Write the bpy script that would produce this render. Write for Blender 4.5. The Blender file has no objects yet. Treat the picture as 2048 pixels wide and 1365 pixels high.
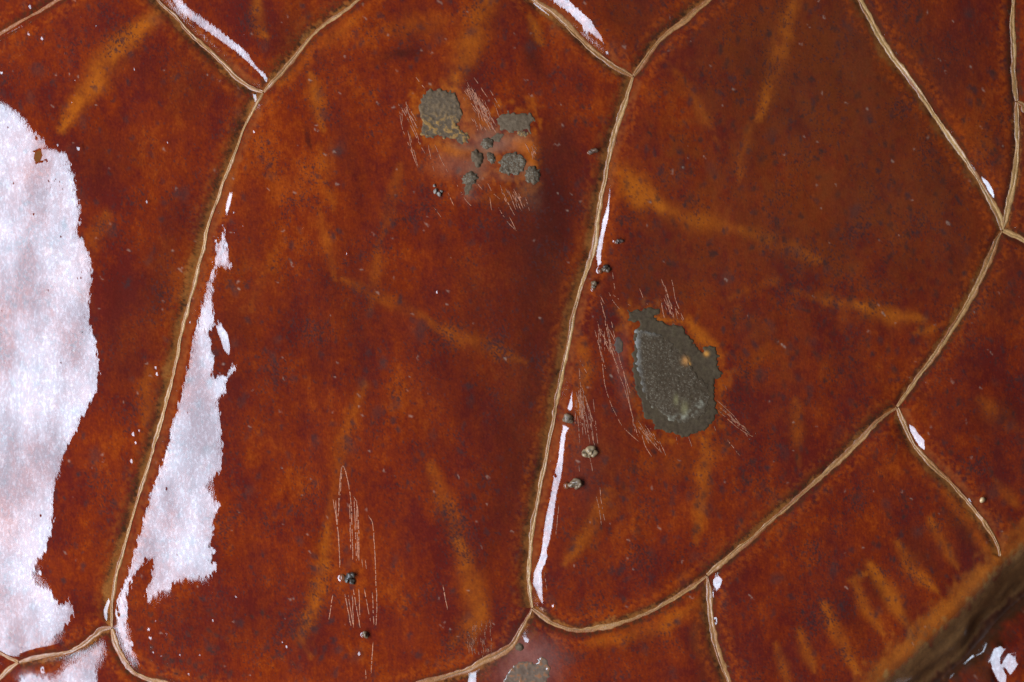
import bpy, math, os
import numpy as np

# ------------------------------------------------------------------ camera, world, light, exposure
PX = 0.000125                      # one photograph pixel is 1/8 mm on the shell
W0, H0 = 2048, 1365
CAM_D = 0.60
sc = bpy.context.scene
cam_d = bpy.data.cameras.new("camera")
cam = bpy.data.objects.new("camera", cam_d)
sc.collection.objects.link(cam)
cam.location = (0, 0, CAM_D)
cam_d.sensor_width = 36.0
cam_d.lens = 36.0 * CAM_D / (W0 * PX)
cam_d.clip_start = 0.01
cam_d.clip_end = 20.0
cam_d.dof.use_dof = True
cam_d.dof.focus_distance = CAM_D - 0.0005
cam_d.dof.aperture_fstop = 3.6
sc.camera = cam

world = bpy.data.worlds.new("World")
sc.world = world
world.use_nodes = True
world.node_tree.nodes["Background"].inputs[0].default_value = (0.95, 0.97, 1.0, 1)
world.node_tree.nodes["Background"].inputs[1].default_value = 0.09

# the softbox to the left of the shell, a little towards the bottom of the frame
LC = np.array([-0.415, -0.13, 0.50])
LAIM = np.array([-0.02, -0.02, 0.0])
LW, LH = 0.22, 0.86
fw = LAIM - LC; fw /= np.linalg.norm(fw)
vy = np.array([0., 1., 0.]); vy -= fw * vy.dot(fw); vy /= np.linalg.norm(vy)
ux = np.cross(vy, -fw)             # lamp local x
from mathutils import Matrix, Vector
ld = bpy.data.lights.new("softbox", 'AREA')
ld.shape = 'RECTANGLE'; ld.size = LW; ld.size_y = LH
ld.energy = 12.8
ld.color = (0.68, 0.81, 1.0)
lo = bpy.data.objects.new("softbox", ld)
sc.collection.objects.link(lo)
m = Matrix.Identity(4)
for i in range(3):
    m[i][0] = ux[i]; m[i][1] = vy[i]; m[i][2] = -fw[i]; m[i][3] = LC[i]
lo.matrix_world = m

sc.view_settings.view_transform = 'Standard'
sc.view_settings.look = 'None'
sc.view_settings.exposure = 0.0
sc.view_settings.gamma = 1.0
sc.render.engine = 'CYCLES'

# ------------------------------------------------------------------ raster helpers (photograph pixels)
STEP = 2.0
RX0, RY0 = -512.0, -512.0
NX, NY = 1536, 1200
rx = RX0 + STEP * np.arange(NX)
ry = RY0 + STEP * np.arange(NY)
RXX, RYY = np.meshgrid(rx, ry)
def world_x(X): return (X - W0 / 2) * PX
def world_y(Y): return -(Y - H0 / 2) * PX
FX = np.fft.fftfreq(NX, STEP)[None, :]
FY = np.fft.fftfreq(NY, STEP)[:, None]

def noise(sx, sy, seed, ang=0.0):
    """smooth random field, unit deviation, feature size sx by sy pixels"""
    r = np.random.default_rng(seed)
    f = np.fft.rfft2(r.standard_normal((NY, NX), dtype=np.float32))
    c, s = math.cos(ang), math.sin(ang)
    FR = np.abs(FX[:, :NX // 2 + 1])
    a = FR * c + FY * s; b = -FR * s + FY * c
    f *= np.exp(-2.0 * ((a * sx) ** 2 + (b * sy) ** 2))
    g = np.fft.irfft2(f, (NY, NX))
    return ((g - g.mean()) / g.std()).astype(np.float32)

def smooth(a, b, x):
    t = np.clip((x - a) / (b - a), 0, 1)
    return t * t * (3 - 2 * t)

def window(x0, y0, x1, y1, pad):
    i0 = max(0, int((x0 - pad - RX0) / STEP)); i1 = min(NX, int((x1 + pad - RX0) / STEP) + 2)
    j0 = max(0, int((y0 - pad - RY0) / STEP)); j1 = min(NY, int((y1 + pad - RY0) / STEP) + 2)
    return i0, i1, j0, j1

def seg_dist(XX, YY, a, b):
    dx, dy = b[0] - a[0], b[1] - a[1]
    L2 = dx * dx + dy * dy + 1e-9
    t = np.clip(((XX - a[0]) * dx + (YY - a[1]) * dy) / L2, 0, 1)
    ex = XX - (a[0] + t * dx); ey = YY - (a[1] + t * dy)
    return np.sqrt(ex * ex + ey * ey), t

def inside(XX, YY, poly):
    r = np.zeros(XX.shape, bool)
    n = len(poly)
    for k in range(n):
        xa, ya = poly[k]; xb, yb = poly[(k + 1) % n]
        if ya == yb: continue
        c = (YY >= min(ya, yb)) & (YY < max(ya, yb))
        if not c.any(): continue
        r ^= c & (XX < xa + (YY - ya) * (xb - xa) / (yb - ya))
    return r

def poly_sdf(XX, YY, poly):
    """positive inside"""
    d = np.full(XX.shape, 1e9)
    n = len(poly)
    for k in range(n):
        e, _ = seg_dist(XX, YY, poly[k], poly[(k + 1) % n])
        np.minimum(d, e, out=d)
    return np.where(inside(XX, YY, poly), d, -d)

def raster_sdf(polys, pad=60):
    out = np.full((NY, NX), -float(pad))
    for P in polys:
        xs = [p[0] for p in P]; ys = [p[1] for p in P]
        i0, i1, j0, j1 = window(min(xs), min(ys), max(xs), max(ys), pad)
        if i1 <= i0 or j1 <= j0: continue
        s = poly_sdf(RXX[j0:j1, i0:i1], RYY[j0:j1, i0:i1], P)
        out[j0:j1, i0:i1] = np.maximum(out[j0:j1, i0:i1], s)
    return out

def sample(F, X, Y):
    fx = np.clip((np.asarray(X, float) - RX0) / STEP, 0, NX - 1.001)
    fy = np.clip((np.asarray(Y, float) - RY0) / STEP, 0, NY - 1.001)
    i = fx.astype(int); j = fy.astype(int); u = fx - i; v = fy - j
    if F.ndim == 3: u = u[..., None]; v = v[..., None]
    return (F[j, i] * (1 - u) * (1 - v) + F[j, i + 1] * u * (1 - v) + F[j + 1, i] * (1 - u) * v + F[j + 1, i + 1] * u * v)

def catmull(P, step):
    P = [np.array(p, float) for p in P]
    Q = [2 * P[0] - P[1]] + P + [2 * P[-1] - P[-2]]
    out = []
    for k in range(1, len(Q) - 2):
        a, b, c, d = Q[k - 1], Q[k], Q[k + 1], Q[k + 2]
        n = max(1, int(np.linalg.norm(c - b) / step))
        for i in range(n):
            t = i / n
            out.append(0.5 * (2 * b + (c - a) * t + (2 * a - 5 * b + 4 * c - d) * t * t + (3 * b - a - 3 * c + d) * t ** 3))
    out.append(P[-1])
    return np.array(out)

# ------------------------------------------------------------------ the seams between the scutes
J1 = (527, 186); J2 = (222, 1258); J3 = (32, 1328); J4 = (1267, 153); J5 = (1065, 1218)
J6 = (1415, 1153); J7 = (1797, 816); J8 = (2011, 460); J9 = (2003, 1115); JN = (2017, 438); JB = (2040, 201)
seams = {
 'A': [(-620, 420), (-300, 230), (-100, 130), (0, 68), (60, 32), (110, 1), (200, -60), (330, -200), (420, -620)],
 'B': [(120, -620), (200, -220), (280, -55), (316, 0), (352, 33), (378, 64), (425, 106), (469, 151), (498, 173), J1],
 'C': [J1, (535, 176), (561, 151), (588, 117), (617, 79), (652, 47), (687, 23), (717, 0), (800, -80), (880, -260), (900, -620)],
 'D': [J1, (513, 207), (492, 249), (472, 302), (452, 352), (440, 387), (428, 421), (416, 458), (409, 492), (398, 532), (384, 590),
       (370, 642), (358, 702), (346, 755), (331, 811), (316, 864), (299, 923), (281, 978), (264, 1037), (248, 1093), (231, 1150), (223, 1205), J2],
 'E': [J2, (202, 1262), (176, 1284), (146, 1302), (117, 1311), (73, 1319), J3],
 'E1': [J3, (0, 1313), (-60, 1292), (-300, 1230), (-620, 1190)],
 'E2': [J3, (9, 1345), (-30, 1390), (-120, 1520), (-200, 1980)],
 'F': [J2, (231, 1293), (246, 1320), (264, 1343), (286, 1358), (325, 1369), (420, 1392), (540, 1402), (600, 1404)],
 'F2': [(600, 1404), (590, 1500), (560, 1980)],
 'G': [J5, (1058, 1234), (1040, 1264), (1026, 1290), (1000, 1310), (967, 1326), (938, 1343), (900, 1354), (840, 1372), (740, 1396), (600, 1404)],
 'H': [(980, -620), (1000, -300), (1040, -50), (1070, 0), (1100, 20), (1141, 54), (1176, 89), (1211, 118), (1243, 139), J4],
 'I': [J4, (1292, 117), (1311, 91), (1337, 64), (1366, 41), (1390, 20), (1416, 0), (1500, -80), (1580, -300), (1600, -620)],
 'K': [J4, (1264, 165), (1252, 199), (1237, 243), (1226, 281), (1217, 322), (1209, 366), (1203, 388), (1194, 438), (1189, 488), (1177, 535), (1164, 570),
       (1152, 616), (1141, 666), (1129, 725), (1117, 788), (1108, 846), (1097, 895), (1085, 949), (1073, 1010), (1063, 1078), (1059, 1117), (1058, 1164), (1061, 1200), J5],
 'L': [J5, (1080, 1229), (1105, 1248), (1134, 1260), (1164, 1263), (1193, 1259), (1237, 1249), (1281, 1233), (1325, 1213), (1369, 1187), J6],
 'L2': [J6, (1442, 1130), (1471, 1105), (1500, 1082), (1544, 1042), (1588, 1005), (1632, 967), (1676, 926), (1720, 882), (1758, 843), J7],
 'L3': [J7, (1817, 785), (1847, 744), (1870, 713), (1893, 681), (1922, 637), (1948, 590), (1969, 549), (1989, 507), (2001, 478), J8],
 'M': [J8, (2005, 437), (1995, 415), (1976, 380), (1940, 324), (1910, 279), (1875, 229), (1840, 179), (1808, 138), (1778, 94), (1758, 59), (1740, 26), (1723, 0), (1690, -80), (1660, -300), (1650, -620)],
 'N': [J8, JN, (2023, 405), (2031, 372), (2038, 322), (2041, 250), JB],
 'N2': [JB, (2034, 120), (2032, 60), (2034, 0), (2040, -120), (2050, -620)],
 'N3': [JB, (2052, 206), (2120, 235), (2640, 320)],
 'O': [J8, (2027, 467), (2048, 477), (2110, 515), (2250, 560), (2640, 640)],
 'P': [J7, (1811, 849), (1831, 890), (1860, 923), (1893, 955), (1918, 980), (1942, 1007), (1966, 1040), (1986, 1070), (1998, 1093), J9],
 'Q': [J6, (1419, 1180), (1420, 1205), (1425, 1249), (1433, 1293), (1448, 1337), (1459, 1366), (1480, 1420), (1560, 1600), (1600, 1640)],
 'R': [(2640, 520), (2300, 840), (2120, 1010), (2048, 1080), J9, (1960, 1163), (1912, 1212), (1860, 1262), (1800, 1318), (1745, 1370), (1690, 1440), (1600, 1640), (1500, 1980)],
}
rng = np.random.default_rng(7)
curve = {}
for k, P in seams.items():
    c = catmull(P, 5.0)
    n = len(c)
    if k != 'R' and n > 6:                              # small irregular wander, pinned at the ends
        w = np.convolve(rng.standard_normal(n + 8), np.ones(6) / 6, 'same')[4:-4] * 0.7
        w *= np.minimum(1, np.minimum(np.arange(n), np.arange(n)[::-1]) / 6)
        t = np.gradient(c, axis=0); t /= np.linalg.norm(t, axis=1)[:, None] + 1e-9
        c = c + np.stack([-t[:, 1], t[:, 0]], 1) * w[:, None]
    curve[k] = c
def chain(*ks):
    out = []
    for k in ks:
        c = curve[k.strip('-')]
        out += list(map(tuple, c[::-1] if k.startswith('-') else c))
    return out
scutes = {
 1: chain('A') + [(-620, -620)],
 2: chain('A') + chain('B', 'D', 'E', 'E1'),
 3: chain('B', 'C'),
 4: chain('C') + chain('H', 'K', 'G', '-F', '-D'),
 5: chain('H', 'I'),
 6: chain('I') + chain('-M') + chain('-L3', '-L2', '-L', '-K'),
 7: chain('M') + chain('-N2', '-N'),
 8: chain('N2') + [(2640, -620)] + chain('-N3'),
 9: chain('N', 'N3') + chain('-O'),
 10: chain('O') + [(2640, 520)] + chain('R')[:0],
 11: None, 12: None, 13: None, 14: None, 15: None, 16: None}
Rl = [tuple(p) for p in curve['R']]
kj = int(np.argmin([math.hypot(p[0] - J9[0], p[1] - J9[1]) for p in Rl]))
kq = int(np.argmin([math.hypot(p[0] - 1600, p[1] - 1640) for p in Rl]))
scutes[10] = chain('O') + Rl[:kj + 1] + chain('-P', 'L3')
scutes[11] = chain('L2', 'P') + Rl[kj:kq + 1] + chain('-Q')
scutes[12] = chain('-F2') + chain('-G', 'L', 'Q') + Rl[kq:]
scutes[13] = chain('-E2', '-E', 'F', 'F2')
scutes[14] = chain('E1') + [(-620, 1980)] + chain('-E2')
scutes[15] = Rl + [(2640, 1980)]
del scutes[16]
# far-flung edges: scute 15 is the marginal scute under the fold

# distance to the nearest seam with side and seam identity
dist = np.full((NY, NX), 200.0); side = np.zeros((NY, NX)); sid = np.full((NY, NX), -1); par = np.zeros((NY, NX))
gxn = np.zeros((NY, NX)); gyn = np.zeros((NY, NX))
skeys = list(curve)
for si, k in enumerate(skeys):
    c = curve[k]; pad = 100
    cc = c[::2] if len(c) > 8 else c
    if tuple(cc[-1]) != tuple(c[-1]): cc = np.vstack([cc, c[-1]])
    for q in range(len(cc) - 1):
        a, b = cc[q], cc[q + 1]
        i0, i1, j0, j1 = window(min(a[0], b[0]), min(a[1], b[1]), max(a[0], b[0]), max(a[1], b[1]), pad)
        if i1 <= i0 or j1 <= j0: continue
        XX = RXX[j0:j1, i0:i1]; YY = RYY[j0:j1, i0:i1]
        e, t = seg_dist(XX, YY, a, b)
        mk = e < dist[j0:j1, i0:i1]
        dx, dy = b - a; Ls = math.hypot(dx, dy) + 1e-9
        cr = ((XX - a[0]) * dy - (YY - a[1]) * dx)            # >0: to the left hand while walking, y up
        dist[j0:j1, i0:i1][mk] = e[mk]
        side[j0:j1, i0:i1][mk] = np.sign(cr[mk])
        sid[j0:j1, i0:i1][mk] = si
        par[j0:j1, i0:i1][mk] = (q + t[mk]) / (len(cc) - 1)
sdist = dist * side
dR = np.where(inside(RXX, RYY, scutes[15]), 1.0, -1.0)
fd = np.full((NY, NX), 400.0)
cc = curve['R'][::3]
for q in range(len(cc) - 1):
    a, b = cc[q], cc[q + 1]
    i0, i1, j0, j1 = window(min(a[0], b[0]), min(a[1], b[1]), max(a[0], b[0]), max(a[1], b[1]), 320)
    if i1 <= i0 or j1 <= j0: continue
    e, _ = seg_dist(RXX[j0:j1, i0:i1], RYY[j0:j1, i0:i1], a, b)
    np.minimum(fd[j0:j1, i0:i1], e, out=fd[j0:j1, i0:i1])
fd = fd * dR + 4.0 * noise(60, 60, 9) * smooth(30, 60, fd * dR)                                                     # >0 beyond the fold

# ------------------------------------------------------------------ the relief: glossy facets that face the softbox
glint = {
 'left': [(-560, 120), (-200, 150), (0, 196), (20, 208), (45, 228), (60, 247), (75, 265), (95, 280), (100, 293), (120, 302), (140, 310), (150, 330), (155, 345), (158, 365), (163, 400),
    (167, 420), (168, 440), (163, 455), (160, 470), (173, 482), (182, 500), (190, 530), (193, 545), (190, 565), (186, 590), (185, 610), (180, 635), (185, 650), (195, 670), (197, 690),
    (203, 720), (203, 760), (200, 780), (190, 800), (178, 818), (165, 840), (155, 865), (142, 885), (130, 910), (122, 940), (115, 960), (108, 985), (110, 1010), (108, 1040), (105, 1065),
    (98, 1085), (95, 1105), (75, 1118), (68, 1135), (67, 1155), (75, 1168), (92, 1175), (105, 1180), (108, 1195), (120, 1205), (132, 1203), (143, 1192), (148, 1210), (150, 1230),
    (138, 1245), (125, 1255), (110, 1272), (95, 1282), (70, 1290), (35, 1294), (30, 1302), (0, 1308), (-60, 1285), (-560, 1190)],
 'mid': [(447, 452), (443, 470), (433, 500), (425, 530), (420, 560), (410, 600), (402, 625), (398, 640), (393, 655), (386, 690), (378, 730), (372, 750), (362, 790), (350, 830), (340, 870),
    (327, 915), (312, 960), (303, 985), (294, 1010), (287, 1038), (275, 1079), (264, 1111), (249, 1158), (234, 1193), (231, 1223), (234, 1264), (249, 1299), (266, 1326), (259, 1299), (253, 1272),
    (249, 1246), (252, 1220), (253, 1190), (261, 1167), (272, 1143), (287, 1129), (303, 1123), (303, 1141), (299, 1164), (291, 1182), (291, 1205), (305, 1199), (316, 1185), (337, 1180),
    (352, 1164), (381, 1158), (410, 1155), (434, 1143), (436, 1126), (422, 1120), (434, 1100), (422, 1091), (431, 1059), (428, 1035), (445, 1012), (422, 987), (413, 972), (425, 958),
    (439, 949), (448, 923), (447, 890), (444, 861), (445, 826), (437, 803), (454, 785), (457, 759), (475, 744), (475, 728), (463, 732), (454, 747), (425, 751), (432, 732), (431, 719),
    (425, 687), (419, 666), (439, 643), (429, 628), (429, 608), (425, 584), (426, 561), (434, 540), (445, 535), (463, 543), (461, 514), (454, 485)],
 'mid2': [(439, 643), (457, 665), (463, 693), (461, 712), (450, 700), (444, 680), (433, 655)],
 'sliver': [(467, 386), (463, 409), (455, 431), (452, 420), (455, 403), (460, 388)],
 'topa': [(300, -80), (325, -30), (346, 0), (355, 18), (372, 35), (410, 62), (439, 82), (469, 103), (498, 129), (521, 152), (533, 166), (541, 160), (521, 139), (500, 114), (495, 103), (480, 91),
    (439, 59), (410, 38), (381, 18), (363, 0), (342, -35), (318, -85)],
 'topa2': [(503, 184), (510, 206), (515, 202), (513, 188)],
 'topb': [(1050, -80), (1075, -30), (1097, 0), (1117, 12), (1141, 29), (1164, 50), (1168, 63), (1187, 70), (1205, 86), (1210, 88), (1202, 71), (1190, 53), (1176, 35), (1158, 18), (1138, 0), (1110, -35), (1075, -90)],
 'topb2': [(1060, 2), (1082, 21), (1104, 36), (1100, 28), (1084, 14), (1068, 2)],
 'k1': [(1221, 376), (1219, 409), (1217, 438), (1209, 467), (1202, 508), (1202, 526), (1196, 536), (1193, 511), (1196, 488), (1202, 467), (1205, 441), (1214, 417)],
 'k2': [(1144, 781), (1146, 817), (1141, 823), (1134, 819), (1140, 800)],
 'k3': [(1126, 850), (1140, 856), (1132, 867), (1129, 890), (1126, 929), (1122, 958), (1114, 987), (1109, 1022), (1104, 1059), (1099, 1085), (1093, 1103), (1096, 1114), (1088, 1132), (1083, 1146),
    (1085, 1176), (1086, 1211), (1079, 1199), (1073, 1182), (1066, 1170), (1068, 1146), (1076, 1126), (1082, 1108), (1087, 1067), (1092, 1032), (1099, 1003), (1107, 957), (1117, 915), (1120, 885)],
 'm2': [(1905, 266), (1922, 290), (1936, 311), (1934, 313), (1918, 291), (1903, 269)], 'm3': [(1944, 322), (1958, 342), (1963, 352), (1960, 352), (1948, 336), (1942, 326)],
 'm0': [(1812, 135), (1830, 160), (1846, 181), (1843, 183), (1826, 162), (1810, 138)],
 'm1': [(1966, 350), (1981, 362), (1991, 380), (1994, 399), (1985, 388), (1972, 368)],
 'p1': [(1820, 850), (1831, 855), (1839, 868), (1851, 880), (1852, 901), (1842, 895), (1832, 880), (1824, 865)],
 'bl': [(200, 1291), (201, 1305), (190, 1325), (192, 1365), (190, 1440), (-20, 1440), (40, 1362), (56, 1357), (103, 1360), (120, 1354), (132, 1337), (152, 1325), (176, 1311), (193, 1294)],
 'd2': [(217, 1194), (219, 1208), (214, 1223), (214, 1240), (211, 1247), (206, 1234), (205, 1220), (211, 1205)],
 'bs': [(1046, 1276), (1060, 1279), (1056, 1288), (1049, 1286)],
 'bs2': [(941, 1348), (952, 1346), (953, 1370), (940, 1400), (935, 1362)],
 'arc': [(2016, 1300), (2022, 1306), (2013, 1322), (2013, 1342), (2024, 1360), (2022, 1376), (2008, 1372), (1997, 1348), (1995, 1326), (2002, 1305)],
 'quad': [(2027, 1313), (2046, 1335), (2031, 1358), (2017, 1335)],
 'p2': [(1939, 997), (1946, 1004), (1943, 1011), (1936, 1003)], 'p3': [(1958, 1023), (1968, 1036), (1966, 1043), (1955, 1028)],
 'q1': [(1427, 1160), (1437, 1156), (1446, 1159), (1441, 1174), (1434, 1179), (1427, 1170)],
}
msd = raster_sdf(list(glint.values()), 60)
hole = raster_sdf([[(76, 306), (85, 302), (88, 312), (84, 324), (76, 328), (73, 318)]], 20)
edge_n = noise(3, 9, 51) * 2.2 + noise(1.5, 4, 52) * 1.2
thin = smooth(0, 14, raster_sdf([glint['left'], glint['mid'], glint['bl'], glint['topa'], glint['topb']], 60) + 16)
right_side = smooth(3, 14, dist)                         # ragged only away from the seam
msd_n = msd + edge_n * right_side * thin * np.where(RYY < 180, .45, 1.0)

wx = world_x(RXX); wy = world_y(RYY)
def lamp_uv(p, q, z=0.0):
    n = np.stack([-p, -q, np.ones_like(p)], -1); n /= np.linalg.norm(n, axis=-1)[..., None]
    V = np.stack([-wx, -wy, np.full_like(wx, CAM_D)], -1); V /= np.linalg.norm(V, axis=-1)[..., None]
    R = 2 * (n * V).sum(-1)[..., None] * n - V
    P = np.stack([wx, wy, np.zeros_like(wx) + z], -1)
    t = ((LC - P) @ fw) / (R @ fw)
    Hh = P + R * t[..., None] - LC
    return Hh @ ux / (LW / 2), Hh @ vy / (LH / 2), t
def half_slope(u):
    """x slope that mirrors the lamp line at u (q chosen for the lamp's own height)"""
    T = LC + ux * u * LW / 2
    V = np.stack([-wx, -wy, np.full_like(wx, CAM_D)], -1); V /= np.linalg.norm(V, axis=-1)[..., None]
    D = np.stack([T[0] - wx, 0 * wy - wy * 0, np.full_like(wx, T[2])], -1); D /= np.linalg.norm(D, axis=-1)[..., None]
    Hn = V + D
    return -Hn[..., 0] / Hn[..., 2]
p_in = half_slope(1.0); p_out = half_slope(-1.0)
span = p_out - p_in

# natural relief: soft domes per scute and grooves at the seams (heights in pixels)
dd = np.minimum(dist, 100.0)
hg = -5.0 * np.exp(-(dd / 12.0) ** 2) - 2.6 * np.exp(-(dd / 42.0) ** 1.5)
hg *= np.where(np.isin(sid, [skeys.index('R')]), 0.25, 1.0)
hg += noise(70, 70, 3) * 0.9 + noise(26, 30, 4) * 0.16
hf = -96.0 * smooth(-2, 108, fd) + 60.0 * smooth(110, 175, fd) - 0.09 * np.clip(fd - 175, 0, 400) - 5.0 * smooth(-90, 0, fd)
hf += 6 * np.exp(-((fd - 60 + 5 * noise(50, 50, 8)) / 15) ** 2) + 4 * np.exp(-((fd - 92) / 9.0) ** 2)
h0 = hg + hf
gy0, gx0 = np.gradient(h0, STEP)
p = gx0.copy(); q = -gy0.copy()                         # slopes along world x and world y
base_p = -0.012 + 0.0 * wx
p = p + base_p
lim = p_in - 0.045
near = fd < 20
p = np.where(near, np.minimum(p, lim), p)
sinside = smooth(-1.5, 2.5, msd_n)
e0 = np.where(right_side * thin > .5, 0.03, 0.14)
tgt = p_in + span * np.clip(e0 + np.maximum(msd_n, 0) * 0.010, 0.02, 0.42)
wide = smooth(-26, -1.5, msd_n) * (1 - sinside)
p = np.where(near, p * (1 - wide * 0.6) + np.minimum(p_in - 0.035, 0.3) * wide * 0.6, p)
p = p * (1 - sinside) + tgt * sinside
q = q * (1 - 0.75 * sinside)
hs = smooth(-2, 2, hole); p = p * (1 - hs) - 0.25 * hs
arcm = smooth(-1, 3, raster_sdf([glint['arc'], glint['quad'], glint['q1']], 20))
p = p * (1 - arcm) + (p_in + span * 0.45) * arcm; q = q * (1 - arcm) + 0.05 * arcm
# least-squares surface through those slopes, refined where facets must or must not mirror the lamp
wxn = 2j * np.pi * np.abs(FX[:, :NX // 2 + 1]); wyn = 2j * np.pi * FY
den = (np.abs(wxn) ** 2 + np.abs(wyn) ** 2); den[0, 0] = 1
msd2 = np.where(arcm > 0.3, 3.0, msd_n)
inm = smooth(-1.0, 2.0, msd2)
want = np.where(arcm > 0.3, p_in + span * 0.45, tgt)
want = want * (1 - hs) + hs * -0.25
aw = np.minimum(smooth(-400, -300, RXX) , smooth(-300, -200, RYY))
ps, qs = p.copy(), q.copy()
for it in range(13):
    mp, mq = ps.mean(), qs.mean()
    Hs = (np.conj(wxn) * np.fft.rfft2(ps - mp) + np.conj(wyn) * np.fft.rfft2(-(qs - mq))) / den
    Hs[0, 0] = 0
    h = np.fft.irfft2(Hs, (NY, NX)) + mp * (RXX - 1024) - mq * (RYY - 682)
    if it == 12: break
    gy1, gx1 = np.gradient(h, STEP)
    u1, v1, t1 = lamp_uv(gx1, -gy1, (h - h[384:800, 400:1200].mean()) * PX)
    sp = np.maximum(span, 0.1)
    # how far u overshoots, turned into slope: u = 1 at the inner edge
    over = (1.04 + 0.42 * smooth(3, 26, -msd2) - u1) * 0.5 * sp                          # >0 : mirrors the lamp (or beyond)
    hit = (over > 0) & (np.abs(v1) < 1.45) & (u1 > -2.2)
    ps += aw * inm * (want - gx1) * 1.0
    qs += (arcm > .3) * (0.0 - (-gy1)) * 0.8
    out = (1 - inm) * ((fd < 20) | (msd2 > -30)) * hit
    ps -= out * np.minimum(over + 0.004, 0.12) * 1.3
# pimples and pits in the varnish
pr = np.random.default_rng(11)
def pimples(n, box, r0, r1, amp, seed):
    g = np.random.default_rng(seed)
    for _ in range(n):
        x = g.uniform(box[0], box[2]); y = g.uniform(box[1], box[3]); r = g.uniform(r0, r1) ; a = amp * g.uniform(0.4, 1.2)
        i0, i1, j0, j1 = window(x, y, x, y, r * 3)
        if i1 <= i0 or j1 <= j0: continue
        h[j0:j1, i0:i1] += a * np.exp(-(((RXX[j0:j1, i0:i1] - x) ** 2 + (RYY[j0:j1, i0:i1] - y) ** 2) / r ** 2))
pimples(500, (-100, -100, 2150, 1465), 2.0, 3.4, 0.7, 21)
pimples(60, (280, 1230, 620, 1350), 2.4, 4.5, -0.45, 22)
pimples(30, (560, 1180, 960, 1340), 2.2, 4.0, 0.8, 23)
pimples(36, (460, 440, 760, 520), 2.2, 3.6, 0.6, 24)
pimples(24, (95, 355, 130, 395), 1.8, 2.6, 0.5, 25)
for (x, y, r, a) in [(300, 405, 4, 3), (877, 585, 4, 3), (697, 508, 4, 2), (166, 298, 6, 3), (728, 1270, 6, 5), (722, 1308, 5, 3), (272, 868, 5, 3), (276, 885, 4, 3),
                     (268, 922, 5, 3), (283, 861, 4, 3), (320, 748, 5, 3), (317, 735, 4, 3), (84, 1343, 4, 3), (1110, 1212, 5, 2.5), (1187, 580, 4, 4), (1200, 543, 5, 5),
                     (1230, 483, 4, 3), (1428, 1190, 4, 4), (1435, 1243, 5, 4), (1332, 22, 4, 3), (685, 1156, 7, 6), (2040, 453, 6, 4), (64, 14, 5, 4), (340, 287, 3, 2)]:
    i0, i1, j0, j1 = window(x, y, x, y, r * 3)
    h[j0:j1, i0:i1] += min(a, .42 * r) * np.exp(-(((RXX[j0:j1, i0:i1] - x) ** 2 + (RYY[j0:j1, i0:i1] - y) ** 2) / r ** 2) ** 1.5)
h_fr = h[(RYY > 0) & (RYY < 1365) & (RXX > 0) & (RXX < 2048) & (fd < -20)]
h -= h_fr.mean()
if os.environ.get('DBG'):
    gy1, gx1 = np.gradient(h, STEP)
    u, v, t = lamp_uv(gx1, -gy1, h * PX)
    ok = (np.abs(u) < 1) & (np.abs(v) < 1) & (t > 0)
    print('relief', h_fr.min() - h_fr.mean(), h_fr.max() - h_fr.mean(), 'p_in', p_in[600, 300], p_in[600, 768], p_in[600, 1200], 'span', span[600, 768])
    j0, j1, i0, i1 = 256, 938, 256, 1280
    im = np.stack([ok * 1.0, (msd > 0) * 1.0, (np.abs(v) > 1) * 0.5], -1)[j0:j1, i0:i1]
    I = bpy.data.images.new('dbg', im.shape[1], im.shape[0])
    a = np.ones(im.shape[:2] + (4,), np.float32); a[..., :3] = im[::-1]
    I.pixels.foreach_set(a.ravel()); I.filepath_raw = '/workdir/dbg.png'; I.file_format = 'PNG'; I.save()

# ------------------------------------------------------------------ pigment (albedo) raster, with some shade, haze and glints painted in
def C(*c): return np.array(c, np.float32)
n1 = noise(34, 40, 61); n2 = noise(11, 14, 62); n3 = noise(4, 5, 63); n4 = noise(1.6, 2.6, 64); n5 = noise(95, 120, 65); nv = noise(1.0, 9, 66)
wa = noise(60, 60, 71) * 5; wb = noise(60, 60, 72) * 5; wc = noise(5, 5, 73) * 1.3
WX = RXX + wa + wc; WY = RYY + wb + wc
def lerp(img, col, m):
    m = np.clip(m, 0, 1)[..., None]
    return img * (1 - m) + col * m
maroon = C(0.090, 0.0080, 0.0045); redb = C(0.158, 0.0165, 0.0024); orange = C(0.262, 0.0400, 0.0026); amber = C(0.375, 0.0860, 0.0050)
nl = noise(16, 130, 67, -0.12)
t = 0.31 + 0.07 * n1 + 0.065 * n2 + 0.055 * n3 + 0.045 * n4 + 0.13 * n5 + 0.035 * nv + 0.05 * nl
col = np.zeros((NY, NX, 3), np.float32) + maroon
col = lerp(col, redb, t / 0.5)
col = lerp(col, orange, (t - 0.5) / 0.55)
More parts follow.
